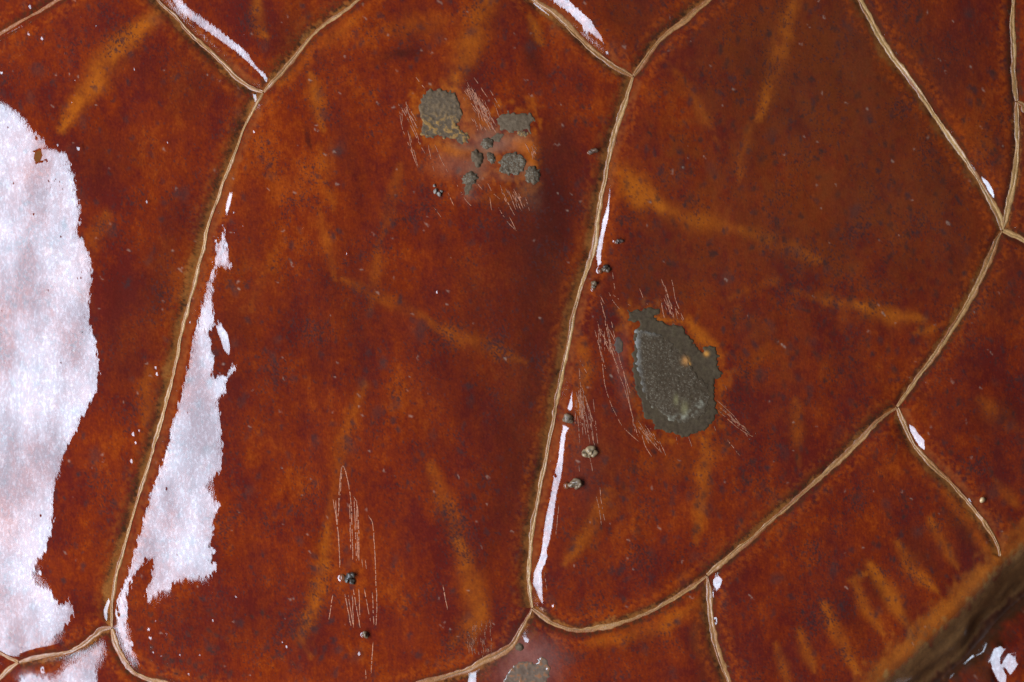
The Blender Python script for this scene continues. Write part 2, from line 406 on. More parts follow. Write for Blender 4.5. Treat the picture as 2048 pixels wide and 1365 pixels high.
# the upper right scute is browner and duller
def dab(x, y, a, b, ang, c_, w):
    i0, i1, j0, j1 = window(x, y, x, y, max(a, b) * 2.0 + 46)
    if i1 <= i0 or j1 <= j0: return
    sl = (slice(j0, j1), slice(i0, i1))
    c, s_ = math.cos(ang), math.sin(ang)
    u = ((WX[sl] - x) * c + (WY[sl] - y) * s_) / a; v = (-(WX[sl] - x) * s_ + (WY[sl] - y) * c) / b
    m_ = (np.exp(-(u * u + v * v) ** 1.2 * 0.9) * w * (1 + .12 * n2[sl]))[..., None]
    col[sl] = col[sl] * (1 - m_) + c_ * m_
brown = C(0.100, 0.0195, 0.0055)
for x, y, a, b, w in [(1680, 130, 220, 170, .75), (1900, 330, 190, 160, .35), (1480, 60, 90, 70, .4), (1700, 430, 260, 120, .35), (1250, 30, 70, 60, .5), (1400, 520, 150, 110, .25),
                      (1960, 560, 90, 90, .4), (1430, 1290, 26, 90, .3), (1400, 1270, 14, 90, .6), (1975, 1345, 26, 40, .9)]:  # narrow dabs left of seam Q and the corner pocket are painted shade
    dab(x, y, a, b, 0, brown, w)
col = lerp(col, C(0.125, 0.0225, 0.0045), np.clip(raster_sdf([scutes[6][::6]], 60) / 120, 0, 1) * (.36 + .14 * n1 + .1 * n2) * smooth(1100, 300, RYY))
darkm = C(0.046, 0.0070, 0.0040)
for x, y, a, b, an, w in [(800, 112, 42, 14, -.25, .8), (1096, 430, 52, 130, .1, .65), (1000, 620, 110, 220, .2, .4), (1040, 300, 60, 60, 0, .2), (1180, 900, 40, 100, .1, .35), (1080, 720, 50, 260, .14, .6), (1085, 440, 70, 150, .1, .5), (1010, 1000, 50, 160, .1, .3), (470, 620, 40, 200, .15, .3), (700, 620, 90, 160, 0, .3), (300, 600, 60, 200, .2, .3), (220, 320, 80, 60, 0, .3), (1010, 880, 50, 240, .1, .25), (622, 275, 7, 22, -.1, .8), (1280, 560, 60, 70, 0, .4), (1070, 100, 14, 60, -.1, .6),
                      (700, 330, 30, 90, -.3, .25), (380, 170, 60, 70, .6, .4), (260, 120, 50, 26, .5, .3), (585, 60, 30, 60, 0, .5), (1000, 20, 30, 60, 0, .2), (1330, 740, 40, 90, 0, .15),
                      (330, 560, 30, 160, .2, .3), (450, 1250, 180, 60, .1, .2), (1250, 1290, 60, 30, 0, .2), (1225, 960, 46, 110, .15, .35), (1500, 180, 60, 90, 0, .3), (1840, 790, 40, 20, .3, .3),
                      (1760, 1180, 18, 60, -.6, .5), (1850, 1110, 20, 60, -.6, .5), (1700, 1230, 16, 60, -.6, .4), (1930, 1060, 18, 60, -.6, .5), (1990, 830, 50, 30, 0, .3), (1100, 330, 30, 100, .1, .3),
                      (900, 780, 80, 140, 0, .18), (560, 700, 70, 200, 0, .15), (1210, 640, 20, 60, 0, .3), (240, 650, 30, 100, 0, .2), (1160, 1080, 30, 60, .3, .35)]:
    dab(x, y, a, b, an, darkm, w)
def streak(pts, w, s_, c=amber, soft=1.0):
    global col
    xs = [p_[0] for p_ in pts]; ys = [p_[1] for p_ in pts]
    i0, i1, j0, j1 = window(min(xs), min(ys), max(xs), max(ys), w * 2.6 + 20)
    if i1 <= i0 or j1 <= j0: return
    XX = (RXX + wc + .25 * wa)[j0:j1, i0:i1]; YY = (RYY + wc + .25 * wb)[j0:j1, i0:i1]
    mm = np.zeros(XX.shape)
    L = len(pts) - 1
    for k in range(L):
        d, t_ = seg_dist(XX, YY, pts[k], pts[k + 1])
        g = (k + t_) / L
        ww = w * (0.45 + 1.1 * np.sin(np.pi * np.clip(g * 0.86 + 0.1, 0, 1))) * 0.66
        mm = np.maximum(mm, np.exp(-(d / ww) ** 2.0) * s_)
    mm *= 1 + 0.24 * n1[j0:j1, i0:i1] + 0.10 * n2[j0:j1, i0:i1] + 0.06 * n3[j0:j1, i0:i1]
    m_ = np.clip(mm, 0, 1)[..., None] * 0.66
    col[j0:j1, i0:i1] = col[j0:j1, i0:i1] * (1 - m_) + c * m_
for pts, w, s_ in [([(312, 25), (262, 75), (225, 115), (190, 170), (150, 225), (128, 262)], 22, .85), ([(512, -20), (520, 60), (535, 75)], 14, .6), ([(982, -20), (955, 50), (925, 120), (905, 175)], 27, .6),
    ([(622, 150), (632, 195), (648, 262)], 14, .5), ([(640, 290), (668, 420)], 13, .3), ([(860, 650), (960, 690), (1050, 725)], 16, .35), ([(730, 770), (690, 870), (675, 960), (655, 1060)], 16, .3),
    ([(655, 1060), (645, 1140), (625, 1220), (606, 1275), (622, 1312)], 17, .6), ([(860, 930), (890, 1010), (925, 1100)], 19, .4), ([(915, 1085), (940, 1150), (958, 1235), (940, 1290)], 22, .52),
    ([(800, 330), (765, 480)], 14, .25), ([(1060, 35), (1085, 90)], 12, .5), ([(640, 420), (670, 560)], 12, .25), ([(560, 480), (500, 620)], 12, .2), ([(690, 560), (860, 640)], 14, .3), ([(760, 480), (740, 620)], 12, .22), ([(1480, 460), (1640, 520)], 18, .25), ([(1500, 250), (1480, 360)], 12, .3), ([(1560, 560), (1460, 600)], 12, .2), ([(1222, 335), (1262, 370), (1320, 415)], 30, .95), ([(1310, 405), (1390, 440), (1480, 460)], 20, .4),
    ([(1598, -20), (1572, 60), (1545, 150), (1515, 240)], 17, .55), ([(1340, 130), (1400, 215), (1440, 290)], 13, .3), ([(1590, 580), (1660, 600), (1730, 615)], 12, .4),
    ([(1715, 612), (1770, 628), (1850, 640)], 17, .62), ([(1835, 668), (1880, 655)], 11, .55), ([(1158, 680), (1168, 740), (1158, 830)], 17, .5), ([(1412, 880), (1405, 980), (1392, 1085)], 16, .55),
    ([(1215, 980), (1180, 1060), (1130, 1130)], 17, .4), ([(1380, 645), (1405, 672), (1440, 715)], 14, .7), ([(1590, 800), (1600, 930)], 14, .3), ([(1300, 930), (1450, 900)], 40, .15),
    ([(1858, 1040), (1885, 1090), (1920, 1135)], 12, .6), ([(1795, 1085), (1830, 1145), (1875, 1185)], 14, .75), ([(1740, 1130), (1785, 1200), (1820, 1270)], 14, .75),
    ([(1708, 1165), (1728, 1210), (1770, 1270)], 13, .65), ([(1648, 1210), (1675, 1270), (1715, 1345)], 15, .6), ([(1598, 1260), (1630, 1345)], 13, .45), ([(1552, 1290), (1580, 1380)], 11, .4),
    ([(1900, 985), (1950, 1050), (1985, 1110)], 18, .6), ([(1700, 1165), (1735, 1150)], 10, .5), ([(1990, 1120), (1900, 1210), (1790, 1310), (1730, 1370)], 16, .6), ([(1940, 600), (1900, 680)], 14, .5),
    ([(1960, 800), (2040, 860)], 20, .25), ([(1180, 1285), (1320, 1258), (1400, 1200)], 16, .5), ([(960, 1220), (900, 1290)], 20, .3), ([(100, 500), (190, 620)], 20, .25), ([(300, 740), (290, 850)], 16, .35),
    ([(220, 430), (170, 520)], 20, .3), ([(470, 330), (440, 440)], 12, .5), ([(560, 170), (640, 90), (720, 30)], 15, .35), ([(1480, 640), (1600, 760)], 30, .15), ([(780, 60), (900, 40)], 30, .2),
    ([(880, 285), (930, 310), (985, 300)], 15, .55), ([(930, 190), (945, 230), (975, 250)], 13, .45), ([(1030, 280), (1065, 300), (1070, 340)], 15, .7), ([(840, 200), (832, 240), (848, 278)], 9, .5),
    ([(905, 150), (900, 180)], 12, .6), ([(1240, 620), (1255, 650), (1230, 660)], 12, .5), ([(1290, 640), (1340, 640), (1365, 645)], 8, .6), ([(1440, 760), (1440, 850)], 10, .3),
    ([(1275, 850), (1310, 880), (1350, 880)], 10, .45), ([(940, 400), (1030, 400), (1080, 370)], 14, .3), ([(2035, 1010), (1990, 960)], 14, .35), ([(1990, 300), (1960, 250)], 14, .2)]:
    streak(pts, w, s_)
# purplish spots in the horn, stretched a little along the growth
g0 = noise(3.2, 5.2, 81); g1 = noise(2.0, 3.0, 82); gd = noise(60, 60, 83)
spot = smooth(1.45, 2.5, g0 + 0.45 * gd); spot2 = smooth(1.55, 2.4, g1 + 0.5 * gd)
col = lerp(col, C(0.050, 0.016, 0.014), spot * 0.7); col = lerp(col, C(0.034, 0.011, 0.010), spot2 * 0.75)
sg = np.random.default_rng(91)
def spots(n, box, r0, r1, c, w, asp=1.5):
    for _ in range(n):
        x = sg.uniform(box[0], box[2]); y = sg.uniform(box[1], box[3]); r = sg.uniform(r0, r1)
        i0, i1, j0, j1 = window(x, y, x, y, r * 3.2)
        if i1 <= i0 or j1 <= j0: continue
        k_ = np.exp(-(((WX[j0:j1, i0:i1] - wa[j0, i0] - x) / r) ** 2 + ((WY[j0:j1, i0:i1] - wb[j0, i0] - y) / (r * asp)) ** 2) ** 1.5)[..., None] * w * sg.uniform(.5, 1)
        col[j0:j1, i0:i1] = col[j0:j1, i0:i1] * (1 - k_) + c * k_
spots(1300, (-100, -60, 2150, 1430), 2.4, 6, C(0.036, 0.015, 0.014), .75)
spots(420, (1150, 0, 2048, 1100), 3, 6, C(0.030, 0.013, 0.010), .7)
spots(160, (-100, -60, 2150, 1430), 7, 13, C(0.050, 0.020, 0.016), .5, 1.2)
spots(420, (-100, -60, 2150, 1430), 1.5, 2.6, C(0.36, 0.24, 0.17), .5, 1.0)  # pale specks: small varnish glints painted into the colour
spots(60, (280, 1220, 640, 1360), 3, 6, C(0.03, 0.016, 0.012), .7, 1.0)
# scuffed horn beside the seams: tan fuzz, dark grain, painted contact shade, orange margin
SK = {k: i for i, k in enumerate(skeys)}
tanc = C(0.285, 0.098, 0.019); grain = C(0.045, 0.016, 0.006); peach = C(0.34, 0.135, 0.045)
#        seam: (reach of tan fuzz on the + side, on the - side), (grain +, grain -)
fuzz = {'A': (0, 0, 14, 4), 'B': (0, 8, 10, 30), 'C': (8, 0, 40, 0), 'D': (0, 13, 0, 34), 'E': (6, 0, 26, 8), 'F': (0, 0, 6, 22), 'G': (8, 0, 40, 0), 'H': (0, 8, 8, 20), 'I': (6, 0, 30, 8), 'K': (0, 15, 0, 34),
        'L': (6, 0, 16, 14), 'L2': (8, 0, 30, 12), 'L3': (8, 0, 6, 14), 'M': (16, 0, 10, 10), 'N': (4, 4, 12, 8), 'N2': (0, 0, 20, 8), 'P': (0, 12, 8, 22), 'Q': (0, 14, 4, 26), 'O': (4, 0, 20, 8)}
sgn = {}
fz = noise(1.5, 1.5, 95); fz2 = noise(7, 7, 96)
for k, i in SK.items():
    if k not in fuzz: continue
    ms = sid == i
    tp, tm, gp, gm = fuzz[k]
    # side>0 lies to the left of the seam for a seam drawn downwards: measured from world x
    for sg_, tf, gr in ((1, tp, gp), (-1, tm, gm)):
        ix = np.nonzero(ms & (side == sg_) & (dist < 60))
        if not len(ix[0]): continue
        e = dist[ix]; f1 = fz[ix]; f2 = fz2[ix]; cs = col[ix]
        def on(cs, c_, m_):
            m_ = np.clip(m_, 0, 1)[:, None]; return cs * (1 - m_) + c_ * m_
        cs = on(cs, orange * 1.1, np.exp(-((e - 24) / 13) ** 2) * np.clip(0.22 + 0.22 * f2 + .12 * f1, 0, .7))
        cs = on(cs, grain, np.exp(-((e - 9.5) / 3.5) ** 2) * np.clip(.42 + .2 * f2 + .1 * f1, 0, .8))  # side shadow along both edges of each seam, painted in the grain colour
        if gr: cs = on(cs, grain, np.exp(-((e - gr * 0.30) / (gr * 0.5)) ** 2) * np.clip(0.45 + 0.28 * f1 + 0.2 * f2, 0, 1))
        if tf: cs = on(cs, tanc, smooth(tf * 1.1 + 4, tf * 0.2, e + f1 * 2.4 + f2 * 2.6 - 3.5 * n1[ix] - 1) * np.clip(.62 + .14 * f1, 0, 1))
        if sg_ == 1 and k in ('D', 'K', 'B', 'H', 'P'): cs = on(cs, C(0.205, 0.042, 0.009), np.exp(-((e - 12) / 8) ** 4) * (.5 + .14 * f2 + .1 * n2[ix]))
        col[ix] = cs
# the tan skin of the fold
tb = smooth(2, 26, fd + 6 * n2) 
foldc = C(0.175, 0.074, 0.020) * (1 + 0.10 * n2[..., None] + 0.07 * noise(60, 5, 97, -0.78)[..., None])
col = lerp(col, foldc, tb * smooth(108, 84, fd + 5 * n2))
col = lerp(col, C(0.030, 0.011, 0.004), np.exp(-((fd + 5 * n2 - 112) / 24) ** 2) * .93)  # shade at the bottom of the trench, painted into the colour
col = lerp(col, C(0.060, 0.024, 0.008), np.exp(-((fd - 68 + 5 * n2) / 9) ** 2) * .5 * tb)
col = lerp(col, C(0.34, 0.10, 0.012), smooth(-46, -4, fd + 7 * n2) * smooth(24, 4, fd + 4 * n2) * 0.36)
halo = [[(852, 186), (864, 179), (886, 180), (900, 182), (912, 190), (919, 206), (923, 225), (914, 252), (935, 270), (936, 278), (924, 285), (887, 278), (855, 278), (842, 268), (847, 244), (838, 218), (842, 200)],
 [(994, 240), (1016, 224), (1063, 226), (1070, 238), (1062, 266), (1052, 275), (1030, 272), (1003, 262)], [(1000, 320), (1008, 309), (1030, 305), (1045, 310), (1053, 323), (1048, 339), (1037, 352), (1014, 350), (1000, 344)],
 [(1262, 634), (1290, 620), (1368, 652), (1407, 700), (1436, 700), (1440, 750), (1434, 829), (1388, 870), (1326, 862), (1286, 821), (1265, 745), (1269, 667)]]
hd = raster_sdf(halo, 60) + 5 * n2 + 4 * n1
hot = C(0.370, 0.078, 0.0040)
col = lerp(col, hot, np.exp(-((hd + 6) / 13.0) ** 2) * np.clip(.22 + .16 * n2 + .08 * n3, 0, .5) * np.where(RXX > 1150, .55, 1.0))
for x, y, a, b, w in [(975, 262, 30, 16, .45), (1000, 292, 30, 16, .5), (948, 345, 20, 20, .45), (1012, 360, 26, 10, .3), (958, 340, 30, 26, .3), (925, 286, 22, 12, .4), (1058, 385, 20, 26, .16), (900, 330, 40, 30, .2), (968, 300, 26, 26, .6), (1035, 275, 26, 10, .4), (1056, 340, 16, 16, .4), (935, 380, 10, 14, .5), (900, 235, 50, 55, .18)]:
    dab(x, y, a, b, 0, C(.190, .095, .050), w)
for x, y, a, b, w in [(1047, 290, 26, 16, .5), (1062, 310, 12, 18, .5), (905, 296, 30, 9, .4)]:
    dab(x, y, a, b, 0, hot, w)
# greyish milky haze painted into the colour round the big chips
milk = C(0.215, 0.076, 0.055)
for x, y, a, b, w in [(1062, 1310, 46, 36, .95), (1045, 1350, 64, 44, .8), (1248, 730, 14, 70, .35), (960, 275, 36, 22, .35), (915, 330, 44, 26, .25), (1010, 290, 40, 18, .35), (1160, 920, 44, 90, .12), (940, 395, 30, 14, .2)]:
    dab(x, y, a, b, 0, milk, w * .7)
col = lerp(col, C(0.16, 0.05, 0.012), hs)
col *= (1 + 0.035 * n4 + 0.025 * nv)[..., None]
col = np.clip(col, 0.001, 1)

# ------------------------------------------------------------------ materials
def mat(name):
    m_ = bpy.data.materials.new(name); m_.use_nodes = True
    return m_, m_.node_tree, m_.node_tree.nodes["Principled BSDF"]
def N(nt, t_, **kw):
    n = nt.nodes.new(t_)
    for k_, v_ in kw.items(): setattr(n, k_, v_)
    return n
def obj_noise(nt, scale, detail=3, rough=0.55, st=(1, 1, 1)):
    tc = N(nt, 'ShaderNodeTexCoord'); mp = N(nt, 'ShaderNodeMapping'); mp.inputs['Scale'].default_value = st
    nz = N(nt, 'ShaderNodeTexNoise'); nz.inputs['Scale'].default_value = scale; nz.inputs['Detail'].default_value = detail; nz.inputs['Roughness'].default_value = rough
    nt.links.new(tc.outputs['Object'], mp.inputs['Vector']); nt.links.new(mp.outputs['Vector'], nz.inputs['Vector'])
    return nz
def ramp(nt, src, a, b, va, vb):
    r = N(nt, 'ShaderNodeMapRange'); r.inputs[1].default_value = a; r.inputs[2].default_value = b; r.inputs[3].default_value = va; r.inputs[4].default_value = vb
    nt.links.new(src, r.inputs[0]); return r.outputs[0]
def tinted(nt, b, amp, nz):
    at = N(nt, 'ShaderNodeAttribute', attribute_name='Col')
    mx = N(nt, 'ShaderNodeVectorMath', operation='SCALE')
    nt.links.new(at.outputs['Color'], mx.inputs[0]); nt.links.new(ramp(nt, nz.outputs['Fac'], 0.25, 0.75, 1 - amp, 1 + amp), mx.inputs['Scale'])
    nt.links.new(mx.outputs[0], b.inputs['Base Color'])
horn, nt, b = mat("varnished_horn")
tinted(nt, b, 0.09, obj_noise(nt, 2600, 2))
b.inputs['Roughness'].default_value = 0.6; b.inputs['Specular IOR Level'].default_value = 0.0
b.inputs['Coat Weight'].default_value = 1.0; b.inputs['Coat IOR'].default_value = 1.66
nz = obj_noise(nt, 3300, 2, 0.6, (1, 0.6, 1)); bp = N(nt, 'ShaderNodeBump'); bp.inputs['Strength'].default_value = 1.0; bp.inputs['Distance'].default_value = 0.0000085
nt.links.new(nz.outputs['Fac'], bp.inputs['Height']); nt.links.new(bp.outputs[0], b.inputs['Coat Normal'])
n5_ = obj_noise(nt, 1700, 4, 0.7, (1, 0.5, 1)); n6_ = obj_noise(nt, 75, 3, .6, (1.3, .6, 1))
mm_ = N(nt, 'ShaderNodeMath', operation='MULTIPLY')
nt.links.new(ramp(nt, n5_.outputs['Fac'], 0.50, 0.62, 0.72, 1.0), mm_.inputs[0]); nt.links.new(ramp(nt, n6_.outputs['Fac'], 0.38, 0.62, 0.54, 1.0), mm_.inputs[1])
nt.links.new(mm_.outputs[0], b.inputs['Coat Weight'])
nt.links.new(ramp(nt, n5_.outputs['Fac'], 0.3, 0.7, 0.05, 0.015), b.inputs['Coat Roughness'])

seamm, nt, b = mat("seam_keratin")
tinted(nt, b, 0.22, obj_noise(nt, 2200, 4))
b.inputs['Roughness'].default_value = 0.5; b.inputs['Coat Weight'].default_value = 0.28; b.inputs['Coat Roughness'].default_value = 0.2
nz = obj_noise(nt, 2600, 3); bp = N(nt, 'ShaderNodeBump'); bp.inputs['Strength'].default_value = 1.0; bp.inputs['Distance'].default_value = 0.00009
nt.links.new(nz.outputs['Fac'], bp.inputs['Height']); nt.links.new(bp.outputs[0], b.inputs['Normal'])

crust, nt, b = mat("grey_chalky_crust")
tinted(nt, b, 0.30, obj_noise(nt, 1500, 5, 0.7))
b.inputs['Roughness'].default_value = 0.75; b.inputs['Specular IOR Level'].default_value = 0.1
nz = obj_noise(nt, 900, 8, 0.8); bp = N(nt, 'ShaderNodeBump'); bp.inputs['Strength'].default_value = 1.0; bp.inputs['Distance'].default_value = 0.00006
nt.links.new(nz.outputs['Fac'], bp.inputs['Height']); nt.links.new(bp.outputs[0], b.inputs['Normal'])

grit, nt, b = mat("varnished_grit")
tinted(nt, b, 0.45, obj_noise(nt, 1400, 4, 0.7))
b.inputs['Roughness'].default_value = 0.55; b.inputs['Coat Weight'].default_value = 0.25; b.inputs['Coat Roughness'].default_value = 0.15

scratchm, nt, b = mat("scratched_varnish")
tinted(nt, b, 0.5, obj_noise(nt, 1800, 3))
b.inputs['Roughness'].default_value = 0.5

# ------------------------------------------------------------------ object helpers
coll = sc.collection
def link(o, parent=None):
    coll.objects.link(o)
    if parent is not None: o.parent = parent
    return o
def mesh_obj(name, V, F, cols, material, parent=None, smooth_=True):
    V = np.asarray(V, np.float32); F = np.asarray(F, np.int32)
    me = bpy.data.meshes.new(name)
    me.vertices.add(len(V)); me.vertices.foreach_set('co', V.ravel())
    k_ = F.shape[1]
    me.loops.add(F.size); me.loops.foreach_set('vertex_index', F.ravel())
    me.polygons.add(len(F)); me.polygons.foreach_set('loop_start', np.arange(0, F.size, k_, dtype=np.int32))
    try: me.polygons.foreach_set('loop_total', np.full(len(F), k_, np.int32))
    except Exception: pass
    me.polygons.foreach_set('use_smooth', np.full(len(F), smooth_))
    me.update(calc_edges=True); me.validate()
    at = me.color_attributes.new('Col', 'FLOAT_COLOR', 'POINT')
    c4 = np.ones((len(V), 4), np.float32); c4[:, :3] = cols
    at.data.foreach_set('color', c4.ravel())
    me.materials.append(material)
    return link(bpy.data.objects.new(name, me), parent)
def to_world(X, Y, Hh):
    return np.stack([world_x(X), world_y(Y), np.asarray(Hh) * PX], -1)

shell = bpy.data.objects.new("turtle_shell", None)
link(shell)
shell['label'] = "glossy varnished red-brown turtle shell filling the whole frame, its large scutes parted by tan seams"
shell['category'] = "turtle shell"

# ------------------------------------------------------------------ the scutes
ii = np.concatenate([np.arange(0, 242, 4), np.arange(242, 1296), np.arange(1298, NX, 4)])
jj = np.concatenate([np.arange(0, 242, 4), np.arange(242, 956), np.arange(958, NY, 4)])
lab = np.zeros((NY, NX), np.int32)
for k in sorted(scutes):
    P = scutes[k][::2]
    lab[inside(RXX, RYY, P)] = k
lab[(fd > 12) & (fd < 106) & (RXX > 1300)] = 16
# grid points left over (outer rim) take their neighbour's number
cx = (rx[ii][:-1] + rx[ii][1:]) / 2; cy = (ry[jj][:-1] + ry[jj][1:]) / 2
ci = np.clip(((cx - RX0) / STEP).astype(int), 0, NX - 1); cj = np.clip(((cy - RY0) / STEP).astype(int), 0, NY - 1)
cl = lab[np.ix_(cj, ci)]
GX, GY = np.meshgrid(rx[ii], ry[jj]); GH = h[np.ix_(jj, ii)]; GC = col[np.ix_(jj, ii)]
ni = len(ii)
scute_obj = {}
sc_label = {6: "broad brown scute with a large dark grey chip", 4: "tall scute with grey crusty spots near its top", 2: "scute with a wide white reflection at its left", 11: "scute with a row of amber finger marks",
            15: "lower marginal scute beyond the fold"}
for k in sorted(scutes) + [16]:
    J, I = np.nonzero(cl == k)
    if len(J) == 0: continue
    q4 = np.stack([J * ni + I, (J + 1) * ni + I, (J + 1) * ni + I + 1, J * ni + I + 1], 1)
    used, inv = np.unique(q4.ravel(), return_inverse=True)
    F = inv.reshape(-1, 4)
    V = to_world(GX.ravel()[used], GY.ravel()[used], GH.ravel()[used])
    o = mesh_obj('fold_skin' if k == 16 else 'scute', V, F, GC.reshape(-1, 3)[used], horn if k != 16 else seamm, shell)
    scute_obj[k] = o
    if k in sc_label: o['label'] = sc_label[k]
print('unlabelled cells', int((cl == 0).sum()))

# ------------------------------------------------------------------ the seams: ribbed keratin strips lying in the grooves
tan1 = C(0.310, 0.128, 0.034); tan2 = C(0.190, 0.072, 0.018); rust = C(0.270, 0.070, 0.013); darkg = C(0.050, 0.026, 0.012)
pale = C(0.430, 0.225, 0.074)
sw = {'A': (5, 5), 'B': (7, 7), 'C': (8, 8), 'D': (7, 6), 'E': (8, 9), 'E1': (8, 8), 'E2': (8, 8), 'F': (7, 9), 'G': (8, 11), 'H': (8, 9), 'I': (8, 10), 'K': (8, 7), 'L': (7, 8), 'L2': (9, 8), 'L3': (8, 9),
      'M': (10, 10), 'N': (9, 9), 'N2': (9, 9), 'N3': (8, 8), 'O': (8, 8), 'P': (5, 8), 'Q': (9, 8), 'F2': (8, 8)}
hue = {'M': 1.0, 'N': .8, 'N2': .8, 'N3': .8, 'O': .9, 'L3': .45, 'A': -.8, 'K': .7, 'C': .4, 'H': .1, 'Q': .0, 'P': .1, 'D': .5, 'L2': .25, 'L': .2}
for k, c in curve.items():
    if k == 'R': continue
    c = c[(c[:, 0] > -500) & (c[:, 0] < 2548) & (c[:, 1] > -500) & (c[:, 1] < 1870)]
    if len(c) < 2: continue
    c0 = c.copy()
    # finer points along the strip
    L = np.concatenate([[0], np.cumsum(np.linalg.norm(np.diff(c, axis=0), axis=1))])
    n = max(4, int(L[-1] / 2.0)); u = np.linspace(0, L[-1], n)
    c = np.stack([np.interp(u, L, c[:, 0]), np.interp(u, L, c[:, 1])], 1)
    kk = np.ones(5) / 5
    if n > 12:
        for a_ in (0, 1):
            pad_ = np.pad(c[:, a_], 2, 'edge'); c[:, a_] = np.convolve(pad_, kk, 'valid')
    t_ = np.gradient(c, axis=0); t_ /= np.linalg.norm(t_, axis=1)[:, None] + 1e-9
    nrm = np.stack([-t_[:, 1], t_[:, 0]], 1)
    r = np.random.default_rng(1000 + SK[k])
    def wob(sm, amp):
        x_ = np.convolve(r.standard_normal(n + 4 * sm), np.hanning(2 * sm + 1), 'same')[2 * sm:2 * sm + n]
        return amp * x_ / (x_.std() + 1e-9)
    wmin, wmax = sw[k]
    ends = np.minimum(1, 0.62 + 0.38 * np.minimum(np.arange(n), np.arange(n)[::-1]) / 12)
    wl = np.clip((wmin * 0.74 + wob(26, 1.3) + wob(5, 0.6)) * ends, 3.0, 20)
    wr = np.clip((wmax * 0.74 + wob(26, 1.3) + wob(5, 0.6)) * ends, 3.0, 20)
    cen = wob(60, 0.22)
    ts = np.array([-1, -.82, -.6, -.36, -.14, 0, .14, .36, .6, .82, 1.0])
    gr_ = np.exp(-((ts) / .16) ** 2)
    prof = np.interp(np.abs(ts), [0, .35, .75, 1.0], [2.0, 1.9, 0.9, -1.6]) - 1.0 * gr_
    V = []; CC = []
    hv = hue.get(k, 0.0)
    core = tan1 * (1 - max(hv, 0)) + pale * max(hv, 0) if hv >= 0 else tan1 * (1 + hv) + rust * (-hv)
    stria = wob(40, 1.0); rustv = wob(30, 1.0)
    for a_, tt in enumerate(ts):
        wv = np.where(tt < 0, wl, wr) * (tt + (cen * (1 - abs(tt)) * 0.8)) 
        X = c[:, 0] + nrm[:, 0] * wv; Y = c[:, 1] + nrm[:, 1] * wv
        H_ = sample(h, X, Y) + prof[a_] + wob(4, 0.30) * (abs(tt) < .9)
        V.append(to_world(X, Y, H_))
        ed = abs(tt)
        cc_ = core * (1 - 0.0) + 0 * wv[:, None]
        side_mix = np.clip(0.35 + 0.35 * rustv * np.sign(tt) + 0.2 * stria, 0, 1)[:, None] * (1 if ed > .3 else .2)
        cc_ = cc_ * (1 - side_mix) + (rust * .6 + tan2 * .4) * side_mix
        if ed > .8: cc_ = cc_ * 0.25 + (rust * .45 + tan2 * .25) * 0.75
        if ed > .95: cc_ = cc_ * 0.5
        if ed < .1:
            dk = np.clip(0.15 + 0.35 * wob(3, 1.0) + .5 * stria, 0, .9)[:, None]
            cc_ = cc_ * (1 - dk) + darkg * dk
        cc_ = cc_ * (1 + wob(5, 0.09))[:, None]
        CC.append(cc_)
    V = np.stack(V, 1); CC = np.stack(CC, 1); m_ = len(ts)
    a0 = (np.arange(n - 1)[:, None] * m_ + np.arange(m_ - 1)[None, :]).ravel()
    F = np.stack([a0, a0 + 1, a0 + m_ + 1, a0 + m_], 1)
    o = mesh_obj('seam', V.reshape(-1, 3), F, np.clip(CC.reshape(-1, 3), 0.002, 1), seamm, shell)
    if k == 'A': o['label'] = 'rust-brown seam at the top left corner'
    if k == 'M': o['label'] = 'pale tan seam running down from the top edge'

# ------------------------------------------------------------------ chips and crusts: slabs with their own thickness
def jag(poly, amp, seed, step=4.0):
    P = list(poly) + [poly[0]]
    r = np.random.default_rng(seed); out = []
    for a_, b_ in zip(P[:-1], P[1:]):
        L_ = math.hypot(b_[0] - a_[0], b_[1] - a_[1]); n_ = max(1, int(L_ / step))
        for i in range(n_):
            out.append((a_[0] + (b_[0] - a_[0]) * i / n_ + r.normal(0, amp), a_[1] + (b_[1] - a_[1]) * i / n_ + r.normal(0, amp)))
    return out
def ell(x, y, a, b, ang=0.0, n=26, j=0.06, seed=0):
    r = np.random.default_rng(seed + int(x) * 7 + int(y)); out = []
    for i in range(n):
        f = 2 * math.pi * i / n; k_ = 1 + r.normal(0, j)
        u, v = a * math.cos(f) * k_, b * math.sin(f) * k_
        out.append((x + u * math.cos(ang) - v * math.sin(ang), y + u * math.sin(ang) + v * math.cos(ang)))
    return out
